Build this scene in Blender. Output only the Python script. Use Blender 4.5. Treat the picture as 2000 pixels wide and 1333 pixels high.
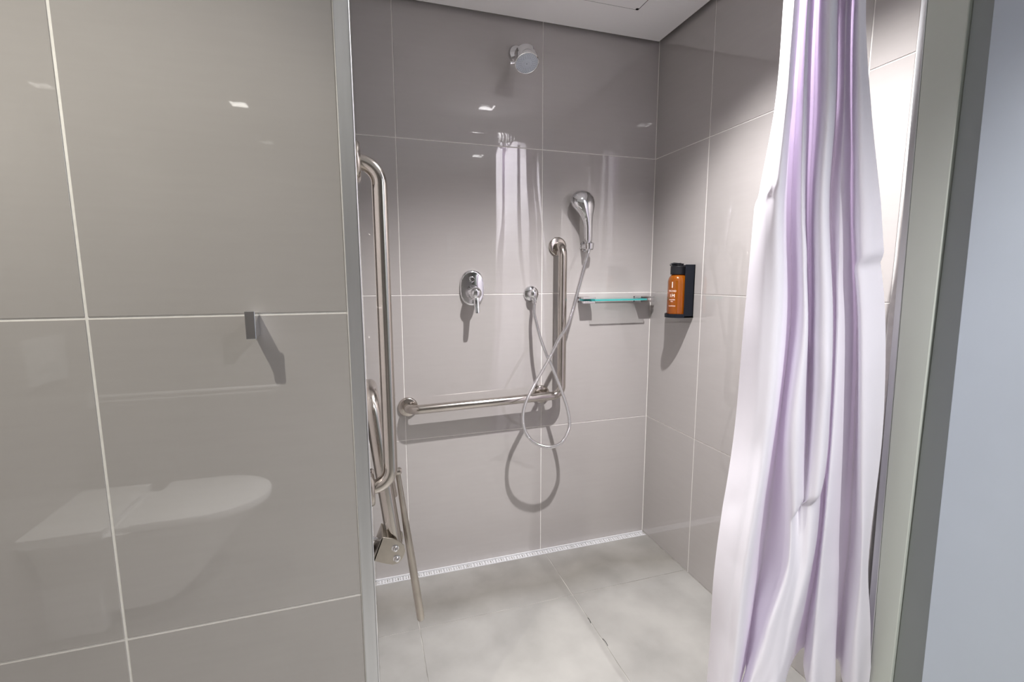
import bpy, bmesh, math, random
from mathutils import Vector, Matrix

for o in list(bpy.data.objects):
    bpy.data.objects.remove(o)
SC = bpy.context.scene
COL = SC.collection
random.seed(4)

# ------------------------------------------------------------------ camera
YAW, PITCH, ROLL, FPX, CH = -0.3022, -0.1327, -0.0031, 911.889, 1.2642
CAM_O = Vector((0, 0, CH))
_F = Vector((-math.sin(YAW) * math.cos(PITCH), math.cos(YAW) * math.cos(PITCH), math.sin(PITCH)))
_R = Vector((math.cos(YAW), math.sin(YAW), 0))
_U = _R.cross(_F)
_R, _U = _R * math.cos(ROLL) + _U * math.sin(ROLL), _U * math.cos(ROLL) - _R * math.sin(ROLL)
cd = bpy.data.cameras.new('camera')
cd.sensor_width = 36
cd.lens = FPX / 2000 * 36
cd.clip_start = 0.02
cam = bpy.data.objects.new('camera', cd)
COL.objects.link(cam)
m = Matrix((_R, _U, -_F)).transposed().to_4x4()
m.translation = CAM_O
cam.matrix_world = m
SC.camera = cam

# ------------------------------------------------------------------ light set-up
world = bpy.data.worlds.new('world')
SC.world = world
world.use_nodes = True
world.node_tree.nodes['Background'].inputs[0].default_value = (0.9, 0.95, 1, 1)
world.node_tree.nodes['Background'].inputs[1].default_value = 0.02
SC.view_settings.view_transform = 'Standard'
SC.view_settings.look = 'None'
SC.view_settings.gamma = 1
SC.view_settings.use_curve_mapping = False
SC.view_settings.exposure = 0.0
SC.cycles.use_denoising = True
SC.cycles.max_bounces = 10
SC.cycles.diffuse_bounces = 6
SC.cycles.sample_clamp_indirect = 4.0
# name -> x, y, watts, colour  (recessed ceiling lamps)
LAMPS = [('shower', 0.74, 0.968, 38, (1.0, 0.972, 0.98), 122),
         ('entrance', 0.94, -0.13, 24, (1.0, 0.985, 0.99), 120),
         ('toilet', -0.64, 0.355, 16, (1.0, 0.972, 0.87), 160),
         ('rear', -0.66, -1.30, 3, (1.0, 0.97, 0.90), 150)]

# ------------------------------------------------------------------ key planes (metres)
D, W, L, XL = 1.9141, 1.2817, 0.967, -0.0105     # back wall, right wall, partition front, partition inner face
ZC = 2.283                                        # ceiling
XO, YR = -1.12, -1.70                             # outer left wall, rear wall
XD = 1.342                                        # recessed door leaf


def at(u, v, ax, val):
    """point on an axis-aligned plane seen at photo pixel (u, v); used only to read measurements"""
    r = _F + _R * ((u - 1000) / FPX) - _U * ((v - 666.5) / FPX)
    t = (val - CAM_O[ax]) / r[ax]
    return CAM_O + r * t


# ------------------------------------------------------------------ materials
def mat(name, col, rough=0.5, metal=0.0, noise=None, bump=None, coat=0.0, spec=0.5, stretch=(1, 1, 1), rvar=0.0):
    mt = bpy.data.materials.new(name)
    mt.use_nodes = True
    nt = mt.node_tree
    b = nt.nodes['Principled BSDF']
    b.inputs['Base Color'].default_value = (*col, 1)
    b.inputs['Roughness'].default_value = rough
    b.inputs['Metallic'].default_value = metal
    b.inputs['Coat Weight'].default_value = coat
    b.inputs['Coat Roughness'].default_value = 0.015
    b.inputs['Specular IOR Level'].default_value = spec
    if noise or bump or rvar:
        tc = nt.nodes.new('ShaderNodeTexCoord')
        mp = nt.nodes.new('ShaderNodeMapping')
        mp.inputs['Scale'].default_value = stretch
        nt.links.new(tc.outputs['Object'], mp.inputs['Vector'])
    if noise:
        sc, amt = noise
        n = nt.nodes.new('ShaderNodeTexNoise')
        n.inputs['Scale'].default_value = sc
        n.inputs['Detail'].default_value = 6
        nt.links.new(mp.outputs[0], n.inputs['Vector'])
        r = nt.nodes.new('ShaderNodeValToRGB')
        r.color_ramp.elements[0].position = 0.3
        r.color_ramp.elements[1].position = 0.7
        r.color_ramp.elements[0].color = tuple(c * (1 - amt) for c in col) + (1,)
        r.color_ramp.elements[1].color = tuple(min(1, c * (1 + amt)) for c in col) + (1,)
        nt.links.new(n.outputs['Fac'], r.inputs[0])
        nt.links.new(r.outputs[0], b.inputs['Base Color'])
    if rvar:
        n3 = nt.nodes.new('ShaderNodeTexNoise')
        n3.inputs['Scale'].default_value = 7
        nt.links.new(mp.outputs[0], n3.inputs['Vector'])
        mr = nt.nodes.new('ShaderNodeMapRange')
        mr.inputs[3].default_value = max(0, rough - rvar)
        mr.inputs[4].default_value = rough + rvar
        nt.links.new(n3.outputs['Fac'], mr.inputs[0])
        nt.links.new(mr.outputs[0], b.inputs['Roughness'])
    if bump:
        sc, st = bump
        n2 = nt.nodes.new('ShaderNodeTexNoise')
        n2.inputs['Scale'].default_value = sc
        nt.links.new(mp.outputs[0], n2.inputs['Vector'])
        bp = nt.nodes.new('ShaderNodeBump')
        bp.inputs['Strength'].default_value = st
        bp.inputs['Distance'].default_value = 0.002
        nt.links.new(n2.outputs['Fac'], bp.inputs['Height'])
        nt.links.new(bp.outputs[0], b.inputs['Normal'])
    return mt


TILE = mat('polished_taupe_tile', (0.388, 0.366, 0.354), 0.022, noise=(9, 0.012), stretch=(1, 1, 9), spec=0.85, coat=0.6)
GROUT = mat('white_grout', (0.78, 0.76, 0.73), 0.8, noise=(60, 0.06))
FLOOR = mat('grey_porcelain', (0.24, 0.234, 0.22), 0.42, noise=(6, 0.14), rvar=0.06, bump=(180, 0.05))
FGROUT = mat('floor_grout', (0.30, 0.29, 0.265), 0.85, noise=(14, 0.4))


def dark_band(mt):
    # a blotchy darker band in the floor tile colour in front of the drain
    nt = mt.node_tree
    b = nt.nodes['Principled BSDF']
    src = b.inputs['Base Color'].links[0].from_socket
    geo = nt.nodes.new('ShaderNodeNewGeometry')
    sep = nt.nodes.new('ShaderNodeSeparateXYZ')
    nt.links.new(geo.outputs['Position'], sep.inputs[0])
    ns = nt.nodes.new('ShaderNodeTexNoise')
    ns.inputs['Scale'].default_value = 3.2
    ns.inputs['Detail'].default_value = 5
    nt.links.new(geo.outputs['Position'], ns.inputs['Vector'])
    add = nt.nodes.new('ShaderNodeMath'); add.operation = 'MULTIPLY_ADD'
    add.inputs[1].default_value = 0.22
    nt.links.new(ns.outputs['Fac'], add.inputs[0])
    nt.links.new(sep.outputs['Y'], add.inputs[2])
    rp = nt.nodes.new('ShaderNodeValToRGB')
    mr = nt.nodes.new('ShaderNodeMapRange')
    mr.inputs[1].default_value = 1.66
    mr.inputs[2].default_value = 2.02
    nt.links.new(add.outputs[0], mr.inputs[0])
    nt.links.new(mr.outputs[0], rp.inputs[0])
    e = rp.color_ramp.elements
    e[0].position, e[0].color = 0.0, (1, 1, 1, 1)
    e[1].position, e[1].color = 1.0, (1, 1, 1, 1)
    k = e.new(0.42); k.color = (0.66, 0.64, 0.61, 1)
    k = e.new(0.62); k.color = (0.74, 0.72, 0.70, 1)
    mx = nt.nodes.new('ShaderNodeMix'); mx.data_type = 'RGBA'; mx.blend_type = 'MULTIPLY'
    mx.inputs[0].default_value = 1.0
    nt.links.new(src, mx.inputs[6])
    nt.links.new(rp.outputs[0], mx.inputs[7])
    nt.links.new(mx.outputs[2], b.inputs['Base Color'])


dark_band(FLOOR)
CEIL = mat('ceiling_paint', (0.95, 0.945, 0.94), 0.7)
BLACK = mat('dark_gap', (0.003, 0.003, 0.003), 0.9, spec=0.1)
ALU = mat('brushed_aluminium', (0.74, 0.75, 0.77), 0.34, 0.9, noise=(40, 0.08), stretch=(1, 1, 0.05))
STEEL = mat('stainless_steel', (0.56, 0.52, 0.48), 0.15, 1.0, noise=(8, 0.10), rvar=0.05)
DSTEEL = mat('worn_stainless', (0.50, 0.46, 0.41), 0.30, 1.0, noise=(20, 0.12), rvar=0.08)
CHROME = mat('chrome', (0.78, 0.78, 0.80), 0.05, 1.0)
FACE = mat('spray_face_plastic', (0.50, 0.54, 0.60), 0.35)
NOZ = mat('nozzle_rubber', (0.20, 0.22, 0.26), 0.6)
DRAINW = mat('white_drain_plastic', (0.50, 0.50, 0.51), 0.4)
WHITEP = mat('white_plastic', (0.70, 0.70, 0.71), 0.35)
CERAM = mat('white_ceramic', (0.86, 0.86, 0.86), 0.08)
JAMB = mat('pale_green_grey_paint', (0.60, 0.635, 0.575), 0.5)
DOORM = mat('pale_blue_grey_paint', (0.545, 0.605, 0.675), 0.55, noise=(3, 0.03))
STRIP = mat('shade_grey_paint', (0.30, 0.325, 0.315), 0.55)  # wall beside the door leaf, its shade darkened into the colour
BLK = mat('black_plastic', (0.006, 0.008, 0.013), 0.35, spec=0.3)
CAP = mat('black_cap', (0.008, 0.008, 0.010), 0.38, spec=0.35)
INK = mat('white_ink', (0.9, 0.82, 0.74), 0.6)
SIL = mat('silicone', (0.82, 0.80, 0.76), 0.4)


def mat_amber():
    mt = mat('amber_bottle', (0.60, 0.165, 0.004), 0.08, coat=0.4)
    b = mt.node_tree.nodes['Principled BSDF']
    b.inputs['Subsurface Weight'].default_value = 0.2
    b.inputs['Subsurface Radius'].default_value = (0.03, 0.010, 0.002)
    b.inputs['Transmission Weight'].default_value = 0.7
    return mt


def mat_mix(name, a, b, fac):
    mt = bpy.data.materials.new(name)
    mt.use_nodes = True
    nt = mt.node_tree
    nt.nodes.clear()
    out = nt.nodes.new('ShaderNodeOutputMaterial')
    mx = nt.nodes.new('ShaderNodeMixShader')
    n1, n2 = a(nt), b(nt)
    nt.links.new(n1.outputs[0], mx.inputs[1])
    nt.links.new(n2.outputs[0], mx.inputs[2])
    if fac == 'fresnel':
        f = nt.nodes.new('ShaderNodeFresnel')
        f.inputs[0].default_value = 1.5
        nt.links.new(f.outputs[0], mx.inputs[0])
    else:
        mx.inputs[0].default_value = fac
    nt.links.new(mx.outputs[0], out.inputs[0])
    return mt


def sh(kind, col, rough=None):
    def f(nt):
        n = nt.nodes.new(kind)
        n.inputs[0].default_value = (*col, 1)
        if rough is not None:
            n.inputs['Roughness'].default_value = rough
        return n
    return f


AMBER = mat_amber()
GLASS = mat_mix('clear_glass', sh('ShaderNodeBsdfTransparent', (0.985, 0.995, 0.99)), sh('ShaderNodeBsdfGlossy', (1, 1, 1), 0.02), 'fresnel')
GEDGE = mat_mix('teal_glass_edge', sh('ShaderNodeBsdfTranslucent', (0.10, 0.62, 0.60)), sh('ShaderNodeBsdfDiffuse', (0.10, 0.50, 0.48)), 0.5)


def mat_curtain():
    mt = mat('lilac_vinyl', (0.90, 0.885, 0.935), 0.40, spec=0.35, noise=(5, 0.02))
    nt = mt.node_tree
    b = nt.nodes['Principled BSDF']
    out = nt.nodes['Material Output']
    tr = nt.nodes.new('ShaderNodeBsdfTranslucent')
    tr.inputs[0].default_value = (0.84, 0.68, 0.92, 1)
    mx = nt.nodes.new('ShaderNodeMixShader')
    mx.inputs[0].default_value = 0.13
    nt.links.new(b.outputs[0], mx.inputs[1])
    nt.links.new(tr.outputs[0], mx.inputs[2])
    nt.links.new(mx.outputs[0], out.inputs[0])
    return mt


CURT = mat_curtain()


def mat_emit(name, col, st):
    mt = bpy.data.materials.new(name)
    mt.use_nodes = True
    b = mt.node_tree.nodes['Principled BSDF']
    b.inputs['Base Color'].default_value = (*col, 1)
    b.inputs['Emission Color'].default_value = (*col, 1)
    b.inputs['Emission Strength'].default_value = st
    return mt


BULB = mat_emit('lit_lamp', (1, 0.97, 0.93), 12)

# ------------------------------------------------------------------ mesh helpers
def box(bm, lo, hi, bev=0.0, seg=1):
    b2 = bmesh.new()
    bmesh.ops.create_cube(b2, size=1)
    lo, hi = Vector(lo), Vector(hi)
    for v in b2.verts:
        v.co = Vector((lo[i] + (v.co[i] + 0.5) * (hi[i] - lo[i]) for i in range(3)))
    if bev:
        bmesh.ops.bevel(b2, geom=b2.edges[:], offset=bev, segments=seg, profile=0.7, affect='EDGES')
    merge(bm, b2)


def merge(bm, b2):
    mp = {v: bm.verts.new(v.co) for v in b2.verts}
    for f in b2.faces:
        try:
            nf = bm.faces.new([mp[v] for v in f.verts])
            nf.material_index = f.material_index
        except ValueError:
            pass
    b2.free()


def frame(d):
    d = d.normalized()
    a = Vector((0, 0, 1)) if abs(d.z) < 0.9 else Vector((0, 1, 0))
    x = d.cross(a).normalized()
    return x, d.cross(x).normalized()


def tube(bm, pts, rad, n=20, caps=True, sx=None):
    """sweep a circle (or an ellipse, sx = (fa, fb)) along pts; rad a number or a list"""
    pts = [Vector(p) for p in pts]
    rings = []
    x = None
    for i, p in enumerate(pts):
        t = (pts[min(i + 1, len(pts) - 1)] - pts[max(i - 1, 0)])
        if t.length < 1e-9:
            t = Vector((0, 0, 1))
        t.normalize()
        if x is None:
            x, y = frame(t)
        else:
            x = (x - t * x.dot(t)).normalized()
            y = t.cross(x).normalized()
        r = rad[i] if isinstance(rad, (list, tuple)) else rad
        rings.append([bm.verts.new(p + (x * math.cos(2 * math.pi * k / n) + y * math.sin(2 * math.pi * k / n)) * r) for k in range(n)])
    for a, b in zip(rings, rings[1:]):
        for k in range(n):
            bm.faces.new((a[k], a[(k + 1) % n], b[(k + 1) % n], b[k]))
    if caps:
        bm.faces.new(rings[0][::-1])
        bm.faces.new(rings[-1])


def lathe(bm, o, d, prof, n=32, caps=True):
    """prof: list of (distance along d, radius)"""
    o, d = Vector(o), Vector(d).normalized()
    x, y = frame(d)
    rings = []
    for h, r in prof:
        rings.append([bm.verts.new(o + d * h + (x * math.cos(2 * math.pi * k / n) + y * math.sin(2 * math.pi * k / n)) * max(r, 1e-5)) for k in range(n)])
    for a, b in zip(rings, rings[1:]):
        for k in range(n):
            bm.faces.new((a[k], a[(k + 1) % n], b[(k + 1) % n], b[k]))
    if caps:
        bm.faces.new(rings[0][::-1])
        bm.faces.new(rings[-1])


def prism(bm, poly, vec, bev=0.0):
    """poly: list of 3-D points, extruded by vec"""
    b2 = bmesh.new()
    vec = Vector(vec)
    a = [b2.verts.new(Vector(p)) for p in poly]
    b = [b2.verts.new(Vector(p) + vec) for p in poly]
    n = len(a)
    b2.faces.new(a[::-1])
    b2.faces.new(b)
    for k in range(n):
        b2.faces.new((a[k], a[(k + 1) % n], b[(k + 1) % n], b[k]))
    bmesh.ops.recalc_face_normals(b2, faces=b2.faces[:])
    if bev:
        ed = [e for e in b2.edges if (e.verts[0] in a) == (e.verts[1] in a)]
        bmesh.ops.bevel(b2, geom=ed, offset=bev, segments=2, profile=0.6, affect='EDGES')
    merge(bm, b2)


def fillet(pts, r, seg=10):
    pts = [Vector(p) for p in pts]
    out = [pts[0]]
    for a, b, c in zip(pts, pts[1:], pts[2:]):
        d1, d2 = (a - b).normalized(), (c - b).normalized()
        ang = d1.angle(d2)
        t = min(r / math.tan(ang / 2), (a - b).length * (0.96 if a is pts[0] else 0.49), (c - b).length * (0.96 if c is pts[-1] else 0.49))
        rr = t * math.tan(ang / 2)
        cen = b + (d1 + d2).normalized() * (rr / math.sin(ang / 2))
        p1, p2 = b + d1 * t, b + d2 * t
        v1, v2 = p1 - cen, p2 - cen
        tot = v1.angle(v2)
        for k in range(seg + 1):
            f = k / seg
            out.append(cen + (v1 * math.sin((1 - f) * tot) + v2 * math.sin(f * tot)) / math.sin(tot))
    out.append(pts[-1])
    return out


def catmull(pts, per=8):
    pts = [Vector(p) for p in pts]
    P = [pts[0] * 2 - pts[1]] + pts + [pts[-1] * 2 - pts[-2]]
    out = []
    for i in range(1, len(P) - 2):
        p0, p1, p2, p3 = P[i - 1:i + 3]
        for k in range(per):
            t = k / per
            out.append(0.5 * ((2 * p1) + (p2 - p0) * t + (2 * p0 - 5 * p1 + 4 * p2 - p3) * t * t + (3 * p1 - p0 - 3 * p2 + p3) * t ** 3))
    out.append(pts[-1])
    return out


def resample(pts, step):
    out = [pts[0]]
    acc = 0
    for a, b in zip(pts, pts[1:]):
        l = (b - a).length
        while acc + l >= step and l > 1e-9:
            f = (step - acc) / l
            a = a + (b - a) * f
            l = (b - a).length
            acc = 0
            out.append(a.copy())
        acc += l
    return out


def obj(name, bm, mt, parent=None, smooth=True, kind=None, ang=35, recalc=True):
    if recalc:
        bmesh.ops.recalc_face_normals(bm, faces=bm.faces[:])
    if smooth:
        for f in bm.faces:
            f.smooth = True
        for e in bm.edges:
            if len(e.link_faces) == 2 and e.calc_face_angle(0) > math.radians(ang):
                e.smooth = False
    me = bpy.data.meshes.new(name)
    root = parent
    off = Vector((0, 0, 0))
    while root is not None:
        off += root.location
        root = root.parent
    if parent is None:                      # give a lone mesh its own origin
        cs = [v.co for v in bm.verts]
        off = Vector(((min(c.x for c in cs) + max(c.x for c in cs)) / 2, (min(c.y for c in cs) + max(c.y for c in cs)) / 2, min(c.z for c in cs)))
    for v in bm.verts:
        v.co -= off
    bm.to_mesh(me)
    bm.free()
    for m_ in (mt if isinstance(mt, (list, tuple)) else [mt]):
        me.materials.append(m_)
    o = bpy.data.objects.new(name, me)
    COL.objects.link(o)
    if parent is None:
        o.location = off
    else:
        o.parent = parent
    if kind:
        o['kind'] = kind
    return o


def thing(name, label, cat, loc, group=None):
    o = bpy.data.objects.new(name, None)
    COL.objects.link(o)
    o.location = Vector(loc)
    o.empty_display_size = 0.05
    o['label'] = label
    o['category'] = cat
    if group:
        o['group'] = group
    return o


def tag(o, label, cat, group=None):
    o['label'] = label
    o['category'] = cat
    if group:
        o['group'] = group
    return o


B = bmesh.new
J = 0.0036     # joint width
PR = 0.0016    # tiles stand proud of the grout

# ------------------------------------------------------------------ tiled setting
def rect_tiles(parent, mt, axis, plane, facing, us, zs, thick=PR, name='tile', gap=J, skip=None):
    """tiles on a plane perpendicular to axis; us, zs: lists of joint lines"""
    for i in range(len(us) - 1):
        for k in range(len(zs) - 1):
            if skip and skip(i, k):
                continue
            a, b, c, d = us[i] + gap / 2, us[i + 1] - gap / 2, zs[k] + gap / 2, zs[k + 1] - gap / 2
            if b - a < 0.004 or d - c < 0.004:
                continue
            jit = random.uniform(-0.00012, 0.00012)
            p0, p1 = sorted((plane + jit, plane - facing * (thick + 0.0004)))
            lo = [0, 0, 0]
            hi = [0, 0, 0]
            o1, o2 = [q for q in range(3) if q != axis]
            lo[axis], hi[axis] = p0, p1
            lo[o1], hi[o1], lo[o2], hi[o2] = a, b, c, d
            bm = B()
            box(bm, lo, hi, 0.0005)
            obj(name, bm, mt, parent, smooth=False)


def struct(name, bm, mt):
    return obj(name, bm, mt, None, smooth=False, kind='structure')


# floor with tiles (joint grid read in the photo)
bm = B(); box(bm, (XO - 0.1, YR - 0.1, -0.10), (XD + 0.1, D + 0.12, -PR))
floor = struct('floor', bm, FGROUT)
YDR = 1.876
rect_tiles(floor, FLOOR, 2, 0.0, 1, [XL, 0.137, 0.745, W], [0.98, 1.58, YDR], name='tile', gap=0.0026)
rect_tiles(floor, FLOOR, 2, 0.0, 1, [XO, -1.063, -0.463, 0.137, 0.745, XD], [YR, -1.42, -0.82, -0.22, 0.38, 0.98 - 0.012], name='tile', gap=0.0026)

# back wall
bm = B(); box(bm, (XL - 0.2, D + PR, -0.1), (W + 0.14, D + 0.12, ZC + 0.10))
wall_back = struct('wall_back', bm, GROUT)
rect_tiles(wall_back, TILE, 1, D, -1, [XL, 0.135, 0.734, W], [0.0, 0.6, 1.2, 1.8, ZC + 0.09])
# right wall with tiles up to the metal end profile
bm = B(); box(bm, (W + PR, 0.842, -0.1), (W + 0.12, D + 0.12, ZC + 0.10))
wall_right = struct('wall_right', bm, GROUT)
rect_tiles(wall_right, TILE, 0, W, -1, [0.857 - J / 2, 0.967, 1.564, D], [0.0, 0.6, 1.2, 1.8, ZC + 0.09])
# partition between the shower and the toilet area
bm = B(); box(bm, (XO - 0.1, L + PR, -0.1), (XL - PR, D + 0.12, ZC + 0.10))
wall_partition = struct('wall_partition', bm, GROUT)
rect_tiles(wall_partition, TILE, 1, L, -1, [XO, -1.053, -0.453, -0.0345], [0.0, 0.6, 1.2, 1.8, ZC + 0.01], gap=0.0048)
rect_tiles(wall_partition, TILE, 0, XL, 1, [L + 0.004, 1.315, D], [0.0, 0.6, 1.2, 1.8, ZC + 0.09])
# outer left wall and rear wall (seen only as reflections)
bm = B(); box(bm, (XO - 0.1, YR - 0.1, -0.1), (XO - PR, L + 0.05, ZC + 0.10))
wall_left = struct('wall_left', bm, GROUT)
rect_tiles(wall_left, TILE, 0, XO, 1, [YR, -1.43, -0.83, -0.23, 0.37, L], [0.0, 0.6, 1.2, 1.8, ZC])
bm = B(); box(bm, (XO - 0.1, YR - 0.1, -0.1), (XD + 0.1, YR - PR, ZC + 0.10))
wall_rear = struct('wall_rear', bm, GROUT)
rect_tiles(wall_rear, TILE, 1, YR, 1, [XO, -1.053, -0.453, 0.147, 0.747, XD], [0.0, 0.6, 1.2, 1.8, ZC])

# ceiling slab with square lamp openings and a shadow gap along the tiled walls
HB = 0.042
HATCH = (0.47, 1.12, 1.038, 1.703)   # access panel x0,y0,x1,y1
xs = sorted({XO - 0.1, XD + 0.1} | {l[1] + s * HB for l in LAMPS for s in (-1, 1)} | {W - 0.02, XL})
ys = sorted({YR - 0.1, D - 0.024} | {l[2] + s * HB for l in LAMPS for s in (-1, 1)} | {L, 0.842})
bm = B()
for i in range(len(xs) - 1):
    for k in range(len(ys) - 1):
        cx, cy = (xs[i] + xs[i + 1]) / 2, (ys[k] + ys[k + 1]) / 2
        if any(abs(cx - l[1]) < HB and abs(cy - l[2]) < HB for l in LAMPS):
            continue
        if cx > W - 0.02 and cy > 0.842:
            continue
        if cx < XL and cy > L:
            continue
        z1 = ZC + 0.012
        box(bm, (xs[i], ys[k], ZC), (xs[i + 1], ys[k + 1], z1))
bmesh.ops.remove_doubles(bm, verts=bm.verts[:], dist=1e-5)
ceiling = struct('ceiling', bm, CEIL)
bm = B(); box(bm, (XO - 0.1, YR - 0.1, ZC + 0.10), (XD + 0.2, D + 0.12, ZC + 0.14))
obj('slab', bm, BLACK, ceiling, smooth=False)  # coloured black to put the shade of the wall gap into the slab

# access panel in the shower ceiling: a flush panel inside a thin dark joint
x0, y0, x1, y1 = HATCH
hp = thing('access_panel', 'white flush access panel in the shower ceiling', 'panel', ((x0 + x1) / 2, (y0 + y1) / 2, ZC - 0.004))
bm = B()
g = 0.003
for lo, hi in (((x0 - g, y0 - g), (x1 + g, y0)), ((x0 - g, y1), (x1 + g, y1 + g)), ((x0 - g, y0), (x0, y1)), ((x1, y0), (x1 + g, y1))):
    box(bm, (*lo, ZC - 0.0012), (*hi, ZC + 0.0002))
obj('joint', bm, BLACK, hp, smooth=False)
bm = B(); box(bm, (x0 + 0.0005, y0 + 0.0005, ZC - 0.003), (x1 - 0.0005, y1 - 0.0005, ZC + 0.0002), 0.0008)
obj('panel', bm, CEIL, hp, smooth=False)
bm = B(); lathe(bm, (x1 - 0.006, y1 - 0.006, ZC - 0.0028), (0, 0, -1), [(0, 0.006), (0.001, 0.006), (0.0014, 0.004)], 16)
obj('catch', bm, BLACK, hp)

# metal corner profile at the partition end
bm = B()
box(bm, (-0.0345, L - 0.0035, -0.002), (-0.0075, L + 0.004, ZC), 0.0012)
box(bm, (-0.0105, L - 0.0035, -0.002), (-0.0065, L + 0.012, ZC), 0.0012)
struct('trim_1', bm, ALU)
bm = B()
box(bm, (-0.0105, L + 0.0125, 0.0), (-0.0068, L + 0.0165, ZC))
struct('trim_2', bm, SIL)

# metal end profile of the tiled right wall, slightly out of plumb, and the pale door jamb
def skew_prism(bm, x0, x1, ybot, ytop, z0, z1, bev=0.001):
    b2 = bmesh.new()
    vs = []
    for z, (ya, yb) in ((z0, ybot), (z1, ytop)):
        for x, y in ((x0, ya), (x1, ya), (x1, yb), (x0, yb)):
            vs.append(b2.verts.new((x, y, z)))
    for q in ((0, 1, 2, 3), (4, 5, 6, 7), (0, 1, 5, 4), (1, 2, 6, 5), (2, 3, 7, 6), (3, 0, 4, 7)):
        b2.faces.new([vs[i] for i in q])
    bmesh.ops.recalc_face_normals(b2, faces=b2.faces[:])
    if bev:
        bmesh.ops.bevel(b2, geom=b2.edges[:], offset=bev, segments=1, affect='EDGES')
    merge(bm, b2)


bm = B()
skew_prism(bm, W - 0.004, W + 0.012, (0.803, 0.821), (0.848, 0.8605), 0.0, ZC)
struct('trim_3', bm, ALU)
bm = B()
skew_prism(bm, W - 0.003, XD, (0.7555, 0.8028), (0.7555, 0.8478), 0.0, ZC, 0.0015)
struct('trim_4', bm, JAMB)
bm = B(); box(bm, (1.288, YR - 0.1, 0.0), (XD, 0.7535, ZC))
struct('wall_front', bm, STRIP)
bm = B()
skew_prism(bm, 1.258, 1.286, (-0.12, 0.674), (-0.12, 0.7065), 0.004, ZC - 0.02, 0.0015)
struct('door_1', bm, DOORM)

# ------------------------------------------------------------------ linear drain along the back wall
XDR0, XDR1 = XL + 0.001, W - 0.003
dr = thing('linear_drain', 'long white perforated channel drain along the foot of the tiled wall', 'drain', ((XDR0 + XDR1) / 2, 1.895, -0.03))
bm = B()
box(bm, (XDR0, YDR + 0.001, -0.03), (XDR1, YDR + 0.0035, 0.0012))
box(bm, (XDR0, D - 0.0075, -0.03), (XDR1, D - 0.0005, 0.0045))
box(bm, (XDR0, YDR + 0.001, -0.03), (XDR1, D - 0.0005, -0.028))
obj('channel', bm, DRAINW, dr, smooth=False)
bm = B(); box(bm, (XDR0, YDR + 0.0036, -0.028), (XDR1, D - 0.0076, -0.003))  # black block under the grates, stands in for the shade inside the channel
obj('channel_dark_fill', bm, BLACK, dr, smooth=False)


def perforated(x0, x1, y0, y1, z0, z1, cells):
    cu = bpy.data.curves.new('tmp', 'CURVE')
    cu.dimensions = '2D'
    cu.fill_mode = 'BOTH'
    cu.extrude = (z1 - z0) / 2

    def loop(pts):
        s = cu.splines.new('POLY')
        s.points.add(len(pts) - 1)
        for p, q in zip(s.points, pts):
            p.co = (q[0], q[1], 0, 1)
        s.use_cyclic_u = True
    loop([(x0, y0), (x1, y0), (x1, y1), (x0, y1)])
    h = y1 - y0
    w = (x1 - x0) / cells
    e = 0.0006
    for k in range(cells):
        cx = x0 + (k + 0.5) * w
        if k == 0:
            loop([(x0 + 0.003, y0 + h * 0.12), (x0 + 0.0055, y0 + h * 0.12), (x0 + 0.0055, y1 - h * 0.12), (x0 + 0.003, y1 - h * 0.12)])
        if True:
            xx = x0 + (k + 1) * w - (0.0055 if k == cells - 1 else 0.00125)
            loop([(xx, y0 + h * 0.12), (xx + 0.0042, y0 + h * 0.12), (xx + 0.0042, y1 - h * 0.12), (xx, y1 - h * 0.12)])
        for dx, dy in ((-0.30, 0.24), (-0.30, -0.24), (0.30, 0.24), (0.30, -0.24), (0, 0.38), (0, 0.0), (0, -0.38)):
            px, py, r = cx + dx * w * 0.92, (y0 + y1) / 2 + dy * h * 0.9, 0.0032
            loop([(px + r * 1.15 * math.cos(a * math.pi / 4), py + r * 0.8 * math.sin(a * math.pi / 4)) for a in range(8)])
    o = bpy.data.objects.new('tmp', cu)
    COL.objects.link(o)
    dg = bpy.context.evaluated_depsgraph_get()
    me = bpy.data.meshes.new_from_object(o.evaluated_get(dg))
    bm = B()
    bm.from_mesh(me)
    bpy.data.objects.remove(o)
    bpy.data.curves.remove(cu)
    bpy.data.meshes.remove(me)
    for v in bm.verts:
        v.co.z += (z0 + z1) / 2
    return bm


mods = [(XDR0 + 0.002, 0.385, 9), (0.3855, 0.885, 10), (0.8855, XDR1 - 0.002, 8)]
for a, b, n in mods:
    obj('grate', perforated(a, b, YDR + 0.004, D - 0.0085, 0.0001, 0.0008, n), DRAINW, dr, smooth=False)

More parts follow.
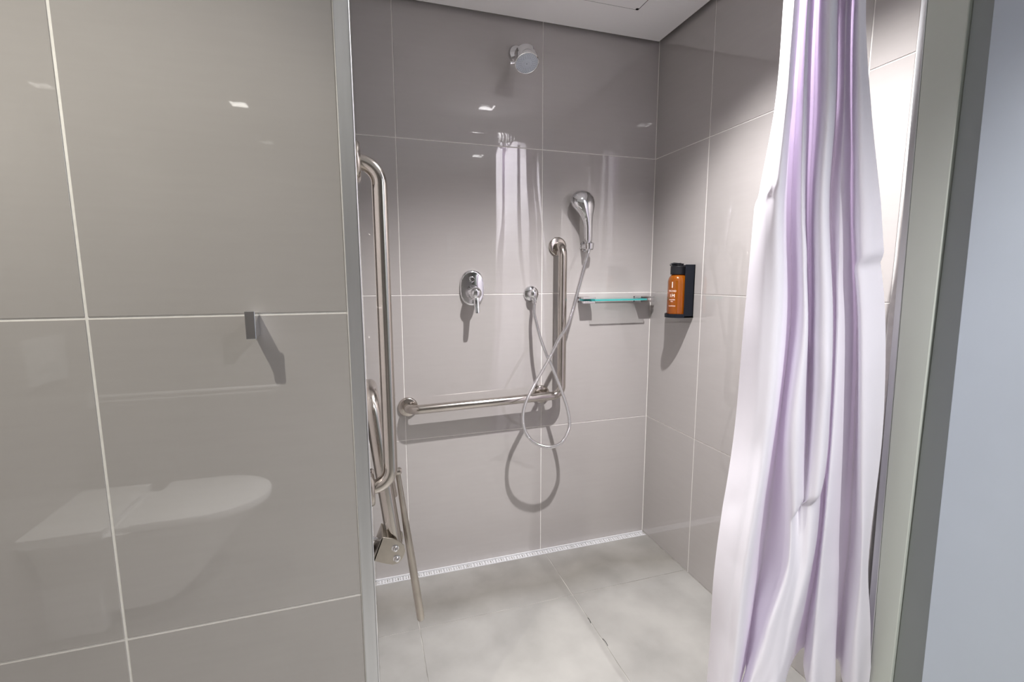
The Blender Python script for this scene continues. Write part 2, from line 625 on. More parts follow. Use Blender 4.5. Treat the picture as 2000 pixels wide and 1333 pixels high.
# ------------------------------------------------------------------ recessed ceiling lamps
def downlight(kind, x, y, watt, col, spread, label):
    t = thing('downlight', label, 'ceiling light', (x, y, ZC), 'square recessed ceiling lamps')
    b = HB
    bm = B()
    zt = ZC + 0.055
    for lo, hi in (((x - b - 0.004, y - b - 0.004, ZC + 0.0121), (x - b, y + b + 0.004, zt)), ((x + b, y - b - 0.004, ZC + 0.0121), (x + b + 0.004, y + b + 0.004, zt)),
                   ((x - b, y - b - 0.004, ZC + 0.0121), (x + b, y - b, zt)), ((x - b, y + b, ZC + 0.0121), (x + b, y + b + 0.004, zt)),
                   ((x - b - 0.004, y - b - 0.004, zt), (x + b + 0.004, y + b + 0.004, zt + 0.003))):
        box(bm, lo, hi)
    obj('housing', bm, WHITEP, t, smooth=False)
    bm = B()
    f = b + 0.012
    for lo, hi in (((x - f, y - f), (x - b, y + f)), ((x + b, y - f), (x + f, y + f)), ((x - b, y - f), (x + b, y - b)), ((x - b, y + b), (x + b, y + f))):
        box(bm, (*lo, ZC - 0.003), (*hi, ZC))
    obj('frame', bm, WHITEP, t, smooth=False)
    bm = B()
    lathe(bm, (x, y, zt), (0, 0, -1), [(0, 0.02), (0.006, 0.02), (0.008, 0.017)], 24)
    obj('lamp_lens', bm, BULB, t)
    ld = bpy.data.lights.new('lamp_light', 'AREA')
    ld.shape = 'DISK'
    ld.size = 0.030
    ld.spread = math.radians(spread)
    ld.energy = watt
    ld.color = col
    lo = bpy.data.objects.new('lamp_light', ld)
    COL.objects.link(lo)
    lo.location = (0, 0, 0.0336)
    lo.parent = t


for (k, x, y, w_, c_, sp_), lb in zip(LAMPS, ('square recessed lamp in the ceiling just above the curtain rail',
                                         'square recessed lamp in the ceiling by the pale door',
                                         'square recessed lamp in the ceiling before the robe hook',
                                         'square recessed lamp in the ceiling by the rear wall')):
    downlight(k, x, y, w_, c_, sp_, lb)

# ------------------------------------------------------------------ grab bars
def flange(bm, o, d, r=0.04, t=0.011):
    lathe(bm, o, d, [(0, r), (t * 0.55, r), (t * 0.9, r - 0.003), (t, r - 0.006), (t + 0.001, 0.01)], 40)


# L-shaped bar on the back wall
YB = 1.846
zt_, zb_ = 1.4022, 0.7575
xv, xh, xm = 0.801, 0.1475, 0.7307
lb = thing('grab_bar', 'L-shaped polished steel grab bar on the back wall', 'grab bar', (xm, D, zb_))
bm = B()
path = fillet([(xv + 0.003, D - 0.004, zt_), (xv, YB, zt_), (xv, YB, zb_), (xh, YB, zb_ - 0.013), (xh - 0.001, D - 0.004, zb_ - 0.015)], 0.042, 12)
tube(bm, path, 0.0185, 28)
obj('bar', bm, STEEL, lb, ang=60)
for p in ((xv + 0.003, D - 0.0004, zt_), (xh - 0.001, D - 0.0004, zb_ - 0.015), (xm, D - 0.0004, zb_ - 0.006)):
    bm = B(); flange(bm, p, (0, -1, 0))
    obj('flange', bm, STEEL, lb)
bm = B(); tube(bm, [(xm, D - 0.004, zb_ - 0.006), (xm, YB, zb_ - 0.004)], 0.011, 16)
obj('post', bm, STEEL, lb)

# vertical bar on the partition's inner face
YV = 1.085
zt2, zb2 = 1.512, 0.783
vb = thing('grab_bar', 'tall vertical steel grab bar on the partition behind its metal edge', 'grab bar', (XL, YV, zb2))
bm = B()
path = fillet([(XL + 0.004, YV, zt2), (0.0385, YV, zt2), (0.0385, YV, zb2), (XL + 0.004, YV, zb2)], 0.046, 14)
tube(bm, path, 0.0165, 28)
obj('bar', bm, STEEL, vb, ang=60)
for z in (zt2, zb2):
    bm = B(); flange(bm, (XL + 0.0004, YV, z), (1, 0, 0), 0.043, 0.0115)
    obj('flange', bm, STEEL, vb)

# fold-up rail with hanging leg
YF = 1.22
RT = 0.0205
fr = thing('fold_up_rail', 'folded-up steel support rail with a hanging leg behind the tall bar', 'support rail', (0.02, YF, 0.52))
pA, pB, pC = at(771, 1062, 1, YF), at(762, 1006, 1, YF), at(730, 816, 1, YF)
dirv = (pC - pA).normalized()
top = pA + dirv * 0.405
top2 = top + Vector((-0.004, 0.16, 0.02))
bot2 = pA + Vector((0.0, 0.16, 0.06))
bm = B()
tube(bm, fillet([pA, top, top2, bot2], 0.06, 14), RT, 28)
obj('rail_tube', bm, STEEL, fr, ang=60)
YP0 = YF - 0.034
poly = [at(u, v, 1, YP0) for u, v in ((746, 1050), (766, 1053), (780, 1058), (789, 1066), (792, 1077), (787, 1091), (778, 1101), (767, 1104), (748, 1101), (729, 1096))]
bm = B()
prism(bm, poly, (0, 0.004, 0), 0.0008)
prism(bm, [p + Vector((0, 0.068, 0)) for p in poly], (0, 0.004, 0), 0.0008)
a, b_ = poly[0], poly[-1]
prism(bm, [a, a + Vector((0.004, 0, 0)), b_ + Vector((0.004, 0, 0)), b_], (0, 0.072, 0))
tp = at(741, 1040, 1, YP0)
obj('hinge_bracket', bm, DSTEEL, fr, smooth=False)
for u, v in ((772, 1071), (775, 1091)):
    p = at(u, v, 1, YP0)
    bm = B()
    lathe(bm, p, (0, -1, 0), [(0, 0.0095), (0.0015, 0.0095), (0.002, 0.007), (0.007, 0.007), (0.011, 0.005), (0.0125, 0.001)], 18)
    obj('bolt', bm, CHROME, fr)
bm = B()
p = at(745, 1056, 1, YF)
tube(bm, [(XL, YF, p.z + 0.01), (p.x + 0.004, YF, p.z)], 0.005, 14)
obj('wall_bolt', bm, CHROME, fr)
YS = 1.235
s0, s1 = at(777, 925, 1, YS), at(822, 1208, 1, YS)
bm = B()
pp = [s0 + (s1 - s0) * (k / 20) for k in range(21)]
dd = (s1 - s0).normalized()
pp += [s1 + dd * x for x in (0.003, 0.006, 0.008)]
rr = [0.0068 + 0.0040 * min(1, k / 12) for k in range(21)] + [0.0095, 0.007, 0.003]
tube(bm, pp, rr, 18)
leg = obj('leg', bm, DSTEEL, fr)
bm = B(); lathe(bm, s0 + Vector((-0.030, 0.0, 0.006)), (1, 0, 0), [(0, 0.010), (0.036, 0.010), (0.040, 0.007)], 18)
obj('pivot', bm, STEEL, fr)

# ------------------------------------------------------------------ shower head
fc = Vector((0.6095, 1.758, 2.059))
n = Vector((0.0, -0.47, -0.883)).normalized()
fl = Vector((0.6177, D, 2.157))
hd = thing('overhead_shower', 'round chrome shower head on its arm high on the back wall', 'shower', fl)
bm = B()
lathe(bm, fl, (0, -1, 0), [(0, 0.034), (0.004, 0.034), (0.012, 0.029), (0.016, 0.018), (0.017, 0.012)], 36)
obj('flange', bm, CHROME, hd)
back = fc - n * 0.062
bm = B()
tube(bm, fillet([fl + Vector((0, -0.012, 0)), fl + Vector((-0.002, -0.045, -0.004)), back - n * 0.01], 0.03, 8), 0.0115, 18)
obj('arm', bm, CHROME, hd)
bm = B()
lathe(bm, back, n, [(-0.018, 0.006), (-0.012, 0.018), (0.0, 0.022), (0.004, 0.030), (0.010, 0.039), (0.030, 0.0405), (0.034, 0.0415), (0.036, 0.0440), (0.058, 0.0465), (0.062, 0.0455), (0.0625, 0.0435), (0.0615, 0.041)], 48)
obj('body', bm, CHROME, hd)
bm = B()
lathe(bm, fc - n * 0.006, n, [(0, 0.042), (0.0058, 0.0425), (0.0065, 0.030), (0.0060, 0.016), (0.0075, 0.011), (0.0085, 0.0105), (0.0085, 0.001)], 40)
face = obj('spray_face', bm, FACE, hd)
bm = B()
fx, fy = frame(n)
for r, c in ((0.0385, 30), (0.033, 26), (0.0275, 20), (0.022, 16)):
    for k in range(c):
        a = 2 * math.pi * k / c + r * 40
        p = fc + n * 0.0004 + (fx * math.cos(a) + fy * math.sin(a)) * r
        lathe(bm, p - n * 0.0015, n, [(0, 0.0013), (0.0022, 0.0010)], 6)
lathe(bm, fc + n * 0.002 + fx * 0.001, n, [(0, 0.0022), (0.001, 0.002)], 8)
o = obj('nozzle_ring', bm, NOZ, face, kind='stuff')
bm = B()
kd = (at(1000, 128, 1, 1.765) - fc).normalized()
lathe(bm, fc - n * 0.012 + kd * 0.043, kd, [(0, 0.0055), (0.010, 0.0055), (0.012, 0.0065), (0.020, 0.0065), (0.021, 0.005)], 16)
obj('mode_lever', bm, CHROME, hd)

# ------------------------------------------------------------------ mixer
MC = Vector((0.4234, D, 1.2263))
mx = thing('shower_mixer', 'chrome single-lever shower mixer on an oval wall plate', 'tap', MC)


def oval(bm, c, d, hx, hz, prof, n=56, e=2.5):
    """stacked super-ellipse rings on the back wall; prof: (distance out, scale)"""
    rings = []
    for h, s in prof:
        ring = []
        for k in range(n):
            a = 2 * math.pi * k / n
            ca, sa = math.cos(a), math.sin(a)
            ring.append(bm.verts.new((c.x + hx * s * abs(ca) ** (2 / e) * (1 if ca > 0 else -1), c.y - h, c.z + hz * s * abs(sa) ** (2 / e) * (1 if sa > 0 else -1))))
        rings.append(ring)
    for a, b in zip(rings, rings[1:]):
        for k in range(n):
            bm.faces.new((a[k], a[(k + 1) % n], b[(k + 1) % n], b[k]))
    bm.faces.new(rings[0][::-1])
    bm.faces.new(rings[-1])


bm = B(); oval(bm, MC, None, 0.0515, 0.0735, [(0, 1), (0.005, 1), (0.010, 0.975), (0.013, 0.93), (0.014, 0.86)])
obj('wall_plate', bm, CHROME, mx)
kp = Vector((0.4185, D - 0.013, 1.262))
bm = B(); lathe(bm, kp, (0, -1, 0), [(0, 0.0125), (0.003, 0.0125), (0.004, 0.009), (0.018, 0.009), (0.020, 0.0075)], 24)
obj('diverter_knob', bm, CHROME, mx)
bc = Vector((0.4235, D - 0.012, 1.2085))
bm = B(); lathe(bm, bc, (0, -1, 0), [(0, 0.031), (0.004, 0.031), (0.010, 0.026), (0.034, 0.0245), (0.035, 0.0225), (0.037, 0.0225)], 36)
obj('body', bm, CHROME, mx)
hc = bc + Vector((0, -0.037, 0))
hdv = Vector((0, -1, -0.12)).normalized()
bm = B(); lathe(bm, hc, hdv, [(0, 0.0255), (0.014, 0.0258), (0.026, 0.0235), (0.033, 0.017), (0.036, 0.008)], 36)
hb = obj('handle', bm, CHROME, mx)
bm = B()
sec = [(0.0, 0.014, 0.010, -0.012), (0.012, 0.0135, 0.0105, -0.020), (0.03, 0.0115, 0.008, -0.024), (0.052, 0.0105, 0.006, -0.030), (0.070, 0.0100, 0.0048, -0.037), (0.077, 0.0075, 0.003, -0.040)]
rings = []
for dz, hw, ht, dy in sec:
    c = hc + Vector((0.001, dy, -dz - 0.004))
    rings.append([bm.verts.new(c + Vector((hw * math.copysign(abs(math.cos(a)) ** 0.6, math.cos(a)), ht * math.copysign(abs(math.sin(a)) ** 0.6, math.sin(a)), 0))) for a in [2 * math.pi * k / 20 for k in range(20)]])
for a, b in zip(rings, rings[1:]):
    for k in range(20):
        bm.faces.new((a[k], a[(k + 1) % 20], b[(k + 1) % 20], b[k]))
bm.faces.new(rings[0]); bm.faces.new(rings[-1][::-1])
obj('lever', bm, CHROME, hb)

# ------------------------------------------------------------------ hose outlet, holder, hand shower, hose
UC = Vector((0.6832, D, 1.1998))
un = thing('hose_outlet', 'small round chrome wall outlet feeding the shower hose', 'outlet', UC)
bm = B(); lathe(bm, UC, (0, -1, 0), [(0, 0.0345), (0.003, 0.0345), (0.009, 0.031), (0.013, 0.022), (0.014, 0.018)], 36)
obj('flange', bm, CHROME, un)
bm = B(); lathe(bm, UC + Vector((0, -0.012, 0)), (0, -1, 0), [(0, 0.0195), (0.024, 0.0195), (0.033, 0.016), (0.038, 0.008)], 28)
lathe(bm, UC + Vector((0.004, -0.028, -0.010)), (0.05, 0, -1), [(0, 0.012), (0.016, 0.0115), (0.018, 0.0095), (0.030, 0.0095)], 20)
obj('elbow', bm, CHROME, un)

HP = Vector((0.9335, D, 1.404))
ho = thing('hand_shower_holder', 'small chrome wall holder gripping the hand shower', 'holder', HP)
bm = B(); lathe(bm, HP, (0, -1, 0), [(0, 0.022), (0.006, 0.022), (0.010, 0.0185), (0.034, 0.0185), (0.036, 0.016)], 28)
obj('mount', bm, CHROME, ho)
bm = B()
cc = Vector((0.929, D - 0.058, 1.402))
lathe(bm, cc + Vector((0, 0, -0.014)), (0, 0, 1), [(0, 0.0165), (0.002, 0.0185), (0.026, 0.0205), (0.028, 0.0185), (0.028, 0.0152), (0, 0.0135)], 28, caps=False)
obj('cradle', bm, CHROME, ho)

hs = thing('hand_shower', 'rounded chrome hand shower hanging in its wall holder with a ribbed hose', 'hand shower', (0.9285, D - 0.058, 1.36))
bm = B()
YH = 1.852
#        v    left  right  half-depth  y
prof = [(371, 1136, 1141, 0.004, 0.012), (373, 1129, 1149, 0.012, 0.010), (378, 1122.5, 1154.5, 0.020, 0.008), (386, 1118, 1159, 0.026, 0.005), (395, 1117, 1160.5, 0.029, 0.003), (402, 1119.5, 1160.5, 0.029, 0.002),
        (408, 1123.5, 1159.5, 0.027, 0.001), (414, 1128, 1158.5, 0.025, 0.0), (420, 1132.5, 1157.5, 0.022, 0.0), (427, 1136.5, 1157, 0.019, 0), (435, 1139.5, 1156.5, 0.017, 0), (445, 1141, 1156.5, 0.0155, 0), (458, 1141.5, 1156.5, 0.0145, 0.001), (468, 1142, 1156.5, 0.0135, 0.002), (474, 1143, 1155.5, 0.0125, 0.003), (476, 1144.5, 1154.5, 0.0105, 0.003), (490, 1145, 1154, 0.0095, 0.004)]
rings = []
NS = 28
for v_, l_, r_, hdp, dy in prof:
    a, b = at(l_, v_, 1, YH), at(r_, v_, 1, YH)
    c = (a + b) / 2 + Vector((0, dy, 0))
    hw = (b - a).length / 2
    ax = Vector((0.97, -0.22, 0))
    ay = Vector((0.22, 0.97, 0))
    rings.append([bm.verts.new(c + ax * hw * math.cos(2 * math.pi * k / NS) + ay * hdp * math.sin(2 * math.pi * k / NS)) for k in range(NS)])
for a, b in zip(rings, rings[1:]):
    for k in range(NS):
        bm.faces.new((a[k], a[(k + 1) % NS], b[(k + 1) % NS], b[k]))
bm.faces.new(rings[0]); bm.faces.new(rings[-1][::-1])
obj('head_and_handle', bm, CHROME, hs)
# spray plate on the wall-facing side, with a rim that shows along its left edge
bm = B()
pc = at(1134, 399, 1, YH + 0.016)
pd = Vector((-0.42, 0.86, -0.28)).normalized()
lathe(bm, pc - pd * 0.006, pd, [(0, 0.038), (0.004, 0.0405), (0.010, 0.0400), (0.013, 0.036), (0.0135, 0.030), (0.0125, 0.004)], 40)
obj('spray_plate', bm, FACE, hs)

hose_ctrl = [at(1149.5, 489, 1, 1.857), at(1147, 500, 1, 1.855), at(1141, 520, 1, 1.846), at(1130, 562, 1, 1.825), at(1111, 630, 1, 1.795), at(1093, 661, 1, 1.785), at(1072, 701.5, 1, 1.775), at(1043, 753.5, 1, 1.772),
             at(1027, 786, 1, 1.770), at(1021.5, 813, 1, 1.765), at(1025.5, 842, 1, 1.760), at(1041, 863, 1, 1.757), at(1068.5, 874, 1, 1.757), at(1094, 867, 1, 1.760), at(1108, 847, 1, 1.765),
             at(1112.5, 827, 1, 1.770), at(1108, 798.5, 1, 1.775), at(1097, 764.5, 1, 1.782), at(1076, 711, 1, 1.800), at(1069, 698, 1, 1.806), at(1055, 660, 1, 1.83), at(1046, 625, 1, 1.86), at(1043, 612, 1, 1.876), Vector((UC.x + 0.0058, D - 0.028, 1.1565))]
pts = resample(catmull(hose_ctrl, 14), 0.0011)
rad = [0.0075 if (i % 4) in (0, 1) else 0.0062 for i in range(len(pts))]
bm = B(); tube(bm, pts, rad, 10)
obj('hose', bm, CHROME, hs, ang=60)
bm = B(); tube(bm, [pts[0] + Vector((0, 0, 0.004)), pts[12]], 0.0085, 16)
obj('hose_nut', bm, CHROME, hs)

# ------------------------------------------------------------------ glass shelf
gs = thing('glass_shelf', 'small clear glass shelf with teal edges on two chrome clips', 'shelf', (1.075, D, 1.155))
gx0, gx1, gy0, gy1, gz0, gz1 = 0.946, 1.205, D - 0.088, D - 0.012, 1.1665, 1.1745
bm = B(); box(bm, (gx0, gy0, gz0), (gx1, gy1, gz1), 0.0012, 2)
bm.faces.ensure_lookup_table()
for f in bm.faces:
    f.normal_update()
    f.material_index = 0 if abs(f.normal.z) > 0.9 else 1
obj('glass_plate', bm, [GLASS, GEDGE], gs, smooth=False)
for cx0, cx1 in ((0.905, 0.962), (1.190, 1.262)):
    bm = B()
    box(bm, (cx0, D - 0.062, gz0 - 0.011), (cx1, D, gz0 - 0.0002), 0.0015, 2)
    box(bm, (cx0, D - 0.062, gz1 + 0.0002), (cx1, D, gz1 + 0.008), 0.0012, 2)
    box(bm, (cx0, D - 0.010, gz0 - 0.011), (cx1, D, gz1 + 0.008), 0.0012, 2)
    obj('clip', bm, CHROME, gs, smooth=False)

# ------------------------------------------------------------------ dispenser bracket and bottle
dz0, dz1 = 1.103, 1.319
ya, yb = 1.607, 1.700
db = thing('dispenser_bracket', 'black plastic wall bracket holding the amber bottle', 'bracket', (W, (ya + yb) / 2, dz0))
bm = B()
box(bm, (W - 0.006, ya, dz0), (W, yb, dz1), 0.001)
box(bm, (W - 0.046, ya, dz0), (W, ya + 0.004, dz1), 0.001)
box(bm, (W - 0.046, yb - 0.004, dz0), (W, yb, dz1), 0.001)
obj('back_channel', bm, BLK, db, smooth=False)
bcx, bcy, br = 1.2335, 1.6535, 0.0385
bm = B()
poly = [(W, ya, dz0), (bcx, ya, dz0)] + [(bcx - 0.0465 * math.sin(a), bcy - 0.0465 * math.cos(a), dz0) for a in [math.pi * k / 18 for k in range(19)]] + [(bcx, yb, dz0), (W, yb, dz0)]
prism(bm, poly, (0, 0, 0.006))
obj('tray', bm, BLK, db, smooth=False)
bm = B()
ring_o = [(bcx - 0.0465 * math.sin(a), bcy - 0.0465 * math.cos(a)) for a in [math.pi * k / 24 for k in range(25)]]
ring_i = [(bcx - 0.0432 * math.sin(a), bcy - 0.0432 * math.cos(a)) for a in [math.pi * k / 24 for k in range(25)]]
prism(bm, [(x, y, dz0 + 0.004) for x, y in ring_o] + [(x, y, dz0 + 0.004) for x, y in ring_i[::-1]], (0, 0, 0.012))
obj('tray_rim', bm, BLK, db, smooth=False)

bt = thing('soap_bottle', 'amber pump bottle with white lettering and a black cap', 'bottle', (bcx, bcy, dz0 + 0.006))
bz = dz0 + 0.0063
bm = B()
lathe(bm, (bcx, bcy, bz), (0, 0, 1), [(0, br - 0.005), (0.002, br - 0.001), (0.006, br), (0.142, br), (0.150, br - 0.0015), (0.158, br - 0.005), (0.166, br - 0.010), (0.173, br - 0.018)], 48)
body = obj('bottle_body', bm, AMBER, bt)
bm = B()
lathe(bm, (bcx, bcy, bz + 0.1700), (0, 0, 1), [(0, 0.0285), (0.0005, 0.0300), (0.033, 0.0300), (0.035, 0.0285), (0.035, 0.008)], 48)
obj('cap', bm, CAP, bt)
bm = B()
zz = bz + 0.2050
lathe(bm, (bcx, bcy, zz), (0, 0, 1), [(0, 0.0085), (0.004, 0.0085), (0.004, 0.0135), (0.010, 0.0135), (0.012, 0.011)], 24)
tube(bm, [(bcx - 0.004, bcy, zz + 0.007), (bcx - 0.022, bcy, zz + 0.0085), (bcx - 0.034, bcy, zz + 0.0065), (bcx - 0.038, bcy, zz + 0.002)], [0.006, 0.0052, 0.0042, 0.0034], 12)
box(bm, (bcx, bcy - 0.011, zz + 0.003), (bcx + 0.020, bcy + 0.011, zz + 0.010), 0.002)
obj('pump', bm, CAP, bt)

tocam = (Vector((0, 0)) - Vector((bcx, bcy))).normalized()
a0 = math.atan2(tocam.y, tocam.x) - math.radians(30)


def wrap_text(txt, size, zc, spacing=1.0):
    cu = bpy.data.curves.new('t', 'FONT')
    cu.body = txt
    cu.size = size
    cu.align_x = 'CENTER'
    cu.space_character = spacing
    o = bpy.data.objects.new('t', cu)
    COL.objects.link(o)
    dg = bpy.context.evaluated_depsgraph_get()
    me = bpy.data.meshes.new_from_object(o.evaluated_get(dg))
    bm = B()
    bm.from_mesh(me)
    bpy.data.objects.remove(o)
    bpy.data.curves.remove(cu)
    bpy.data.meshes.remove(me)
    bmesh.ops.triangulate(bm, faces=bm.faces[:])
    for v in bm.verts:
        a = a0 + v.co.x / br
        v.co = Vector((bcx + (br + 0.0004) * math.cos(a), bcy + (br + 0.0004) * math.sin(a), zc + v.co.y))
    return bm


bmt = B()
for txt, size, z in (('FECHO', 0.0100, 1.2090), ('-', 0.012, 1.2000), ('1M', 0.0185, 1.1870), ('SHOWER', 0.0062, 1.1745), ('GEL', 0.0062, 1.1680), ('SHAMPOO', 0.0062, 1.1490)):
    b2 = wrap_text(txt, size, z, 1.05)
    merge(bmt, b2)
for k in range(6):                                         # the tall stroke at the top of the label
    aL, aR = a0 - 0.04, a0 + 0.04
    z0_, z1_ = 1.2255 + k * 0.004, 1.2255 + (k + 1) * 0.004
    q = [bmt.verts.new((bcx + (br + 0.0004) * math.cos(a), bcy + (br + 0.0004) * math.sin(a), z)) for a, z in ((aL, z0_), (aR, z0_), (aR, z1_), (aL, z1_))]
    bmt.faces.new(q)
obj('lettering', bmt, INK, body, smooth=False)

# ------------------------------------------------------------------ robe hook on the partition
rh = thing('robe_hook', 'small square chrome robe hook on the front of the partition', 'hook', (-0.193, L, 1.155))
yq = L - 0.046
pa, pb = at(476.5, 609, 1, yq), at(500.5, 663, 1, yq)
bm = B(); box(bm, (pa.x, yq, pb.z), (pb.x, yq + 0.0045, pa.z), 0.0006)
obj('front_plate', bm, CHROME, rh, smooth=False)
bm = B(); box(bm, (pa.x + 0.004, yq + 0.0044, pb.z + 0.001), (pb.x - 0.0015, L, pa.z - 0.006), 0.0006)
obj('stem', bm, CHROME, rh, smooth=False)

# ------------------------------------------------------------------ curtain and its rail
YRD, ZRD = 0.848, 2.160
cr = thing('curtain_rail', 'chrome shower curtain rail fixed below the ceiling', 'rail', (0.62, YRD, ZRD))
bm = B()
tube(bm, fillet([(W - 0.001, YRD, ZRD), (-0.06, YRD, ZRD), (-0.06, YRD, ZC)], 0.04, 10), 0.0125, 20)
obj('rod', bm, CHROME, cr, ang=60)
bm = B(); lathe(bm, (W - 0.0045, YRD, ZRD), (-1, 0, 0), [(0, 0.028), (0.006, 0.028), (0.010, 0.016)], 28)
obj('flange', bm, CHROME, cr)
bm = B(); lathe(bm, (-0.06, YRD, ZC), (0, 0, -1), [(0, 0.028), (0.006, 0.028), (0.010, 0.016)], 28)
obj('flange', bm, CHROME, cr)

ROWS = [0, 200, 400, 620, 850, 1100, 1250]
FOLDS = [  # depth (y) or depth per row, hem height, pixel column per row (measured)
    (0.850, 0.215, (1530, 1513, 1477, 1453, 1434, 1399, 1389)),
    (0.812, 0.185, (1543, 1528, 1504, 1492, 1473, 1436, 1420)),
    (0.800, 0.175, (1558, 1543, 1530, 1531, 1507, 1465, 1446)),
    ((0.885, 0.885, 0.885, 0.89, 0.90, 0.91, 0.91), 0.290, (1568, 1554, 1545, 1546, 1521, 1487, 1462)),
    ((0.83, 0.83, 0.83, 0.825, 0.82, 0.845, 0.85), 0.215, (1574, 1562, 1555, 1557, 1534, 1524, 1478)),
    ((0.812, 0.812, 0.812, 0.81, 0.80, 0.80, 0.80), 0.180, (1582, 1575, 1571, 1574, 1558, 1540, 1492)),
    ((0.90, 0.90, 0.895, 0.875, 0.845, 0.80, 0.795), 0.165, (1596, 1590, 1582, 1584, 1578, 1556, 1515)),
    ((0.812, 0.812, 0.812, 0.81, 0.805, 0.797, 0.79), 0.155, (1607, 1604, 1592, 1595, 1592, 1571, 1536)),
    (0.800, 0.165, (1632, 1628, 1614, 1619, 1611, 1588, 1553)),
    ((0.885, 0.885, 0.885, 0.885, 0.89, 0.90, 0.905), 0.225, (1640, 1638, 1624, 1629, 1618, 1593, 1567)),
    ((0.848, 0.848, 0.848, 0.845, 0.84, 0.835, 0.83), 0.175, (1652, 1648, 1642, 1640, 1628, 1602, 1586)),
    ((0.86, 0.86, 0.86, 0.855, 0.85, 0.845, 0.83), 0.160, (1660, 1656, 1655, 1657, 1650, 1632, 1628)),
    (0.884, 0.170, (1668, 1664, 1665, 1672, 1668, 1657, 1652)),
    (0.806, 0.150, (1674, 1674, 1680, 1684, 1680, 1674, 1664)),
    (0.797, 0.150, (1690, 1700, 1721, 1734, 1727, 1697, 1699)),
]


def interp(zs, xs, z):
    # zs descending
    if z >= zs[0]:
        s = (xs[1] - xs[0]) / (zs[1] - zs[0])
        return xs[0] + s * 0.35 * (z - zs[0])
    if z <= zs[-1]:
        s = (xs[-1] - xs[-2]) / (zs[-1] - zs[-2])
        return xs[-1] + s * (z - zs[-1])
    for i in range(len(zs) - 1):
        if zs[i] >= z >= zs[i + 1]:
            t = (zs[i] - z) / (zs[i] - zs[i + 1])
            m0 = (xs[i + 1] - xs[max(i - 1, 0)]) / 2
            m1 = (xs[min(i + 2, len(xs) - 1)] - xs[i]) / 2
            t2, t3 = t * t, t * t * t
            return (2 * t3 - 3 * t2 + 1) * xs[i] + (t3 - 2 * t2 + t) * m0 + (-2 * t3 + 3 * t2) * xs[i + 1] + (t3 - t2) * m1
    return xs[-1]


tracks = []
for yk, hz, us in FOLDS:
    ys_ = yk if isinstance(yk, tuple) else (yk,) * len(ROWS)
    P = [at(u, v, 1, y_) for u, v, y_ in zip(us, ROWS, ys_)]
    tracks.append((ys_, hz, [p.z for p in P], [p.x for p in P]))
ZCR1, ZCR2, ZCR3 = at(1560, 995, 1, 0.81).z, at(1710, 515, 1, 0.80).z, at(1490, 390, 1, 0.83).z
NZ, PER = 170, 12
ZTOP, ZHEM = ZRD - 0.035, 0.15
WR = [(random.uniform(0, 168), random.uniform(0.2, 1.9), random.uniform(4, 10), random.uniform(0.03, 0.12), random.uniform(-0.0032, 0.0032), random.uniform(-1, 1)) for _ in range(45)]
bm = B()
grid = []
for iz in range(NZ + 1):
    f = iz / NZ
    ctrl = []
    amp = 1.0
    for k, (yk, hz, zs, xs_) in enumerate(tracks):
        z = ZTOP + (hz - ZTOP) * f
        yy = interp(zs, yk, z)
        yy += 0.004 * math.sin(3.1 * z + k * 1.7) * min(1, f * 2)
        x = interp(zs, xs_, z)
        ctrl.append(Vector((min(x, W - 0.02), yy, z)))
    row = catmull(ctrl, PER)
    vr = []
    for j, p in enumerate(row):
        q = p.copy()
        for (wj, wz, sj, sz, a, sl) in WR:
            dj = (j - wj) / sj
            dz = (p.z - wz + sl * 0.02 * dj) / sz
            e = dj * dj + dz * dz
            if e < 8:
                q.y += a * math.exp(-e)
        # a sagging crease across the middle folds, and a pinch on the right fold
        for j0, sj, zc_, am, ln in ((80, 22, ZCR1, 0.020, 0.15), (162, 14, ZCR2, 0.012, 0.10), (8, 12, ZCR3, 0.012, 0.12)):
            zz_ = zc_ + 0.0009 * (j - j0) - p.z
            if zz_ > -0.02:
                t_ = min(1, (zz_ + 0.02) / 0.025)
                q.y += am * math.exp(-((j - j0) / sj) ** 2) * t_ * t_ * (3 - 2 * t_) * math.exp(-max(0, zz_) / ln)
        # hem: dips on the near folds, small scallops
        if iz > NZ - 14:
            w_ = (iz - (NZ - 14)) / 14
            q.z += w_ * (0.005 * math.sin(j * 0.33) + 0.004 * math.sin(j * 0.11 + 1))
            q.y += w_ * 0.005 * math.sin(j * 0.5 + 0.7)
        vr.append(bm.verts.new(q))
    grid.append(vr)
for a, b in zip(grid, grid[1:]):
    for k in range(len(a) - 1):
        bm.faces.new((a[k], a[k + 1], b[k + 1], b[k]))
ct = thing('shower_curtain', 'bunched pale lilac vinyl shower curtain hanging at the right of the shower', 'curtain', (1.03, YRD, ZHEM))
o = obj('curtain_cloth', bm, CURT, ct, ang=80)
for k in range(len(tracks)):
    x = interp(tracks[k][2], tracks[k][3], ZTOP)
    bm = B()
    bmr = [Vector((x, YRD + 0.024 * math.cos(a), ZRD - 0.012 + 0.030 * math.sin(a))) for a in [2 * math.pi * q / 24 for q in range(25)]]
    tube(bm, bmr, 0.0022, 8, caps=False)
    obj('ring', bm, WHITEP, ct)

# ------------------------------------------------------------------ toilet area (seen as reflections in the polished tiles)
TY = -0.08
tl = thing('toilet', 'white ceramic toilet with closed lid mirrored in the partition tiles', 'toilet', (-0.75, TY, 0))


def dshape(x0, x1, hw, z, n=24, y=TY):
    """outline: straight back at x0, round nose at x1"""
    xc = x1 - hw * 1.25
    pts = [(x0, y - hw, z)]
    for k in range(n + 1):
        a = -math.pi / 2 + math.pi * k / n
        pts.append((xc + (x1 - xc) * math.cos(a), y + hw * math.sin(a), z))
    pts.append((x0, y + hw, z))
    return pts


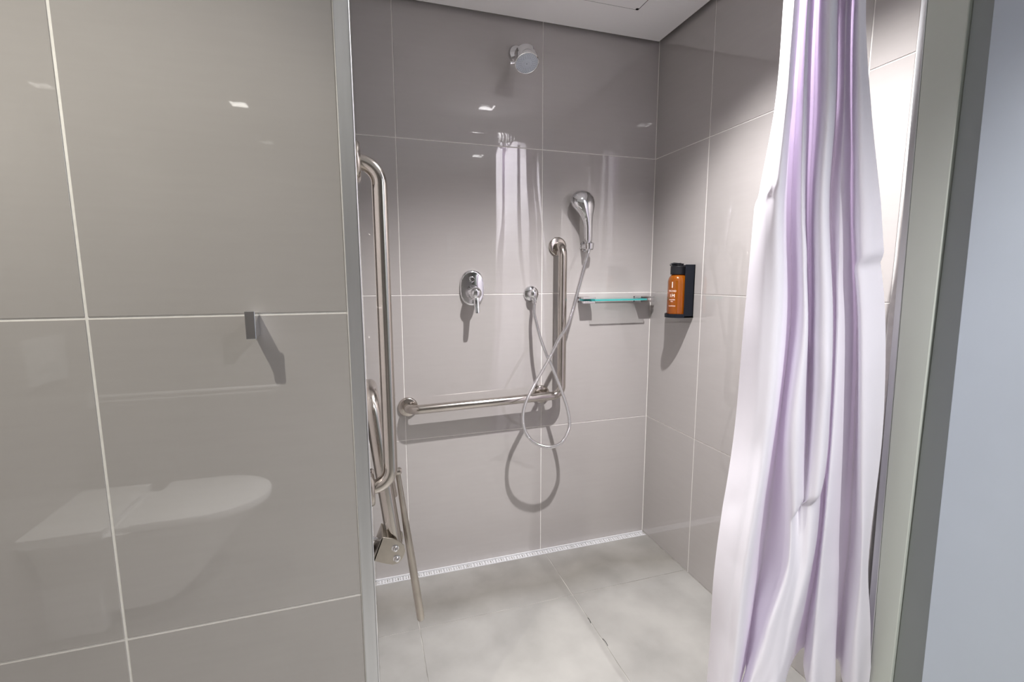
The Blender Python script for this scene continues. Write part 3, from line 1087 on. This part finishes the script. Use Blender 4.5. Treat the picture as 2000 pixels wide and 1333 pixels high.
bm = B()
rings = []
for z, x0, x1, hw in ((0.06, -1.10, -0.72, 0.085), (0.12, -1.10, -0.66, 0.095), (0.22, -1.10, -0.58, 0.115), (0.32, -1.10, -0.49, 0.150), (0.375, -1.10, -0.435, 0.174), (0.395, -1.10, -0.42, 0.180)):
    rings.append([bm.verts.new(p) for p in dshape(x0, x1, hw, z)])
nn = len(rings[0])
for a, b in zip(rings, rings[1:]):
    for k in range(nn):
        bm.faces.new((a[k], a[(k + 1) % nn], b[(k + 1) % nn], b[k]))
bm.faces.new(rings[0][::-1]); bm.faces.new(rings[-1])
obj('bowl', bm, CERAM, tl, ang=50)
bm = B()
prism(bm, dshape(-0.81, -0.40, 0.185, 0.398), (0, 0, 0.030), 0.006)
obj('lid', bm, CERAM, tl, ang=50)
bm = B()
box(bm, (-0.86, TY - 0.11, 0.396), (-0.812, TY + 0.17, 0.415), 0.005, 2)
obj('hinge_block', bm, CERAM, tl)
bm = B()
box(bm, (XO, TY - 0.20, 0.385), (-0.885, TY + 0.19, 0.425), 0.006, 3)
box(bm, (XO, TY - 0.12, 0.0), (-0.95, TY + 0.11, 0.386), 0.006, 3)
obj('cistern_box', bm, CERAM, tl)
fp = thing('flush_plate', 'square white flush plate on the wall above the toilet', 'flush plate', (XO, -0.16, 0.89))
bm = B(); box(bm, (XO, -0.272, 0.895), (XO + 0.010, -0.048, 1.060), 0.003, 2)
obj('plate', bm, WHITEP, fp)
for y0_, y1_ in ((-0.225, -0.165), (-0.155, -0.095)):
    bm = B(); box(bm, (XO + 0.009, y0_, 0.945), (XO + 0.014, y1_, 1.01), 0.002, 2)
    obj('button', bm, WHITEP, fp)
sr = thing('towel_rail', 'thin white two-bar rail mirrored in the partition above the toilet', 'rail', (XO, -0.42, 0.73))
bm = B(); tube(bm, [(XO + 0.01, -0.42, 0.775), (-0.405, -0.42, 0.775), (-0.400, -0.42, 0.775)], [0.007, 0.007, 0.005], 16)
obj('bar', bm, WHITEP, sr, ang=60)
bm = B(); tube(bm, [(XO + 0.01, -0.42, 0.752), (-0.43, -0.42, 0.752)], 0.0035, 12)
obj('bar', bm, WHITEP, sr, ang=60)
bm = B(); box(bm, (XO, -0.45, 0.73), (XO + 0.012, -0.39, 0.80), 0.003)
obj('wall_plate', bm, WHITEP, sr, smooth=False)

# two short dark strands left on the floor tiles
for (u0, v0), (u1, v1), lb in (((1148, 1207), (1154, 1218), 'tiny dark strand lying on the floor joint, the one nearer the drain'),
                               ((1177, 1248), (1187, 1262), 'short dark strand lying on the floor, the one farther from the drain')):
    a_, b_ = at(u0, v0, 2, 0.0009), at(u1, v1, 2, 0.0009)
    mid = (a_ + b_) / 2 + Vector((0.002, 0.001, 0))
    bm = B(); tube(bm, catmull([a_, mid, b_], 6), 0.0008, 6)
    tag(obj('hair_strand', bm, BLACK), lb, 'hair', 'strands on the shower floor')
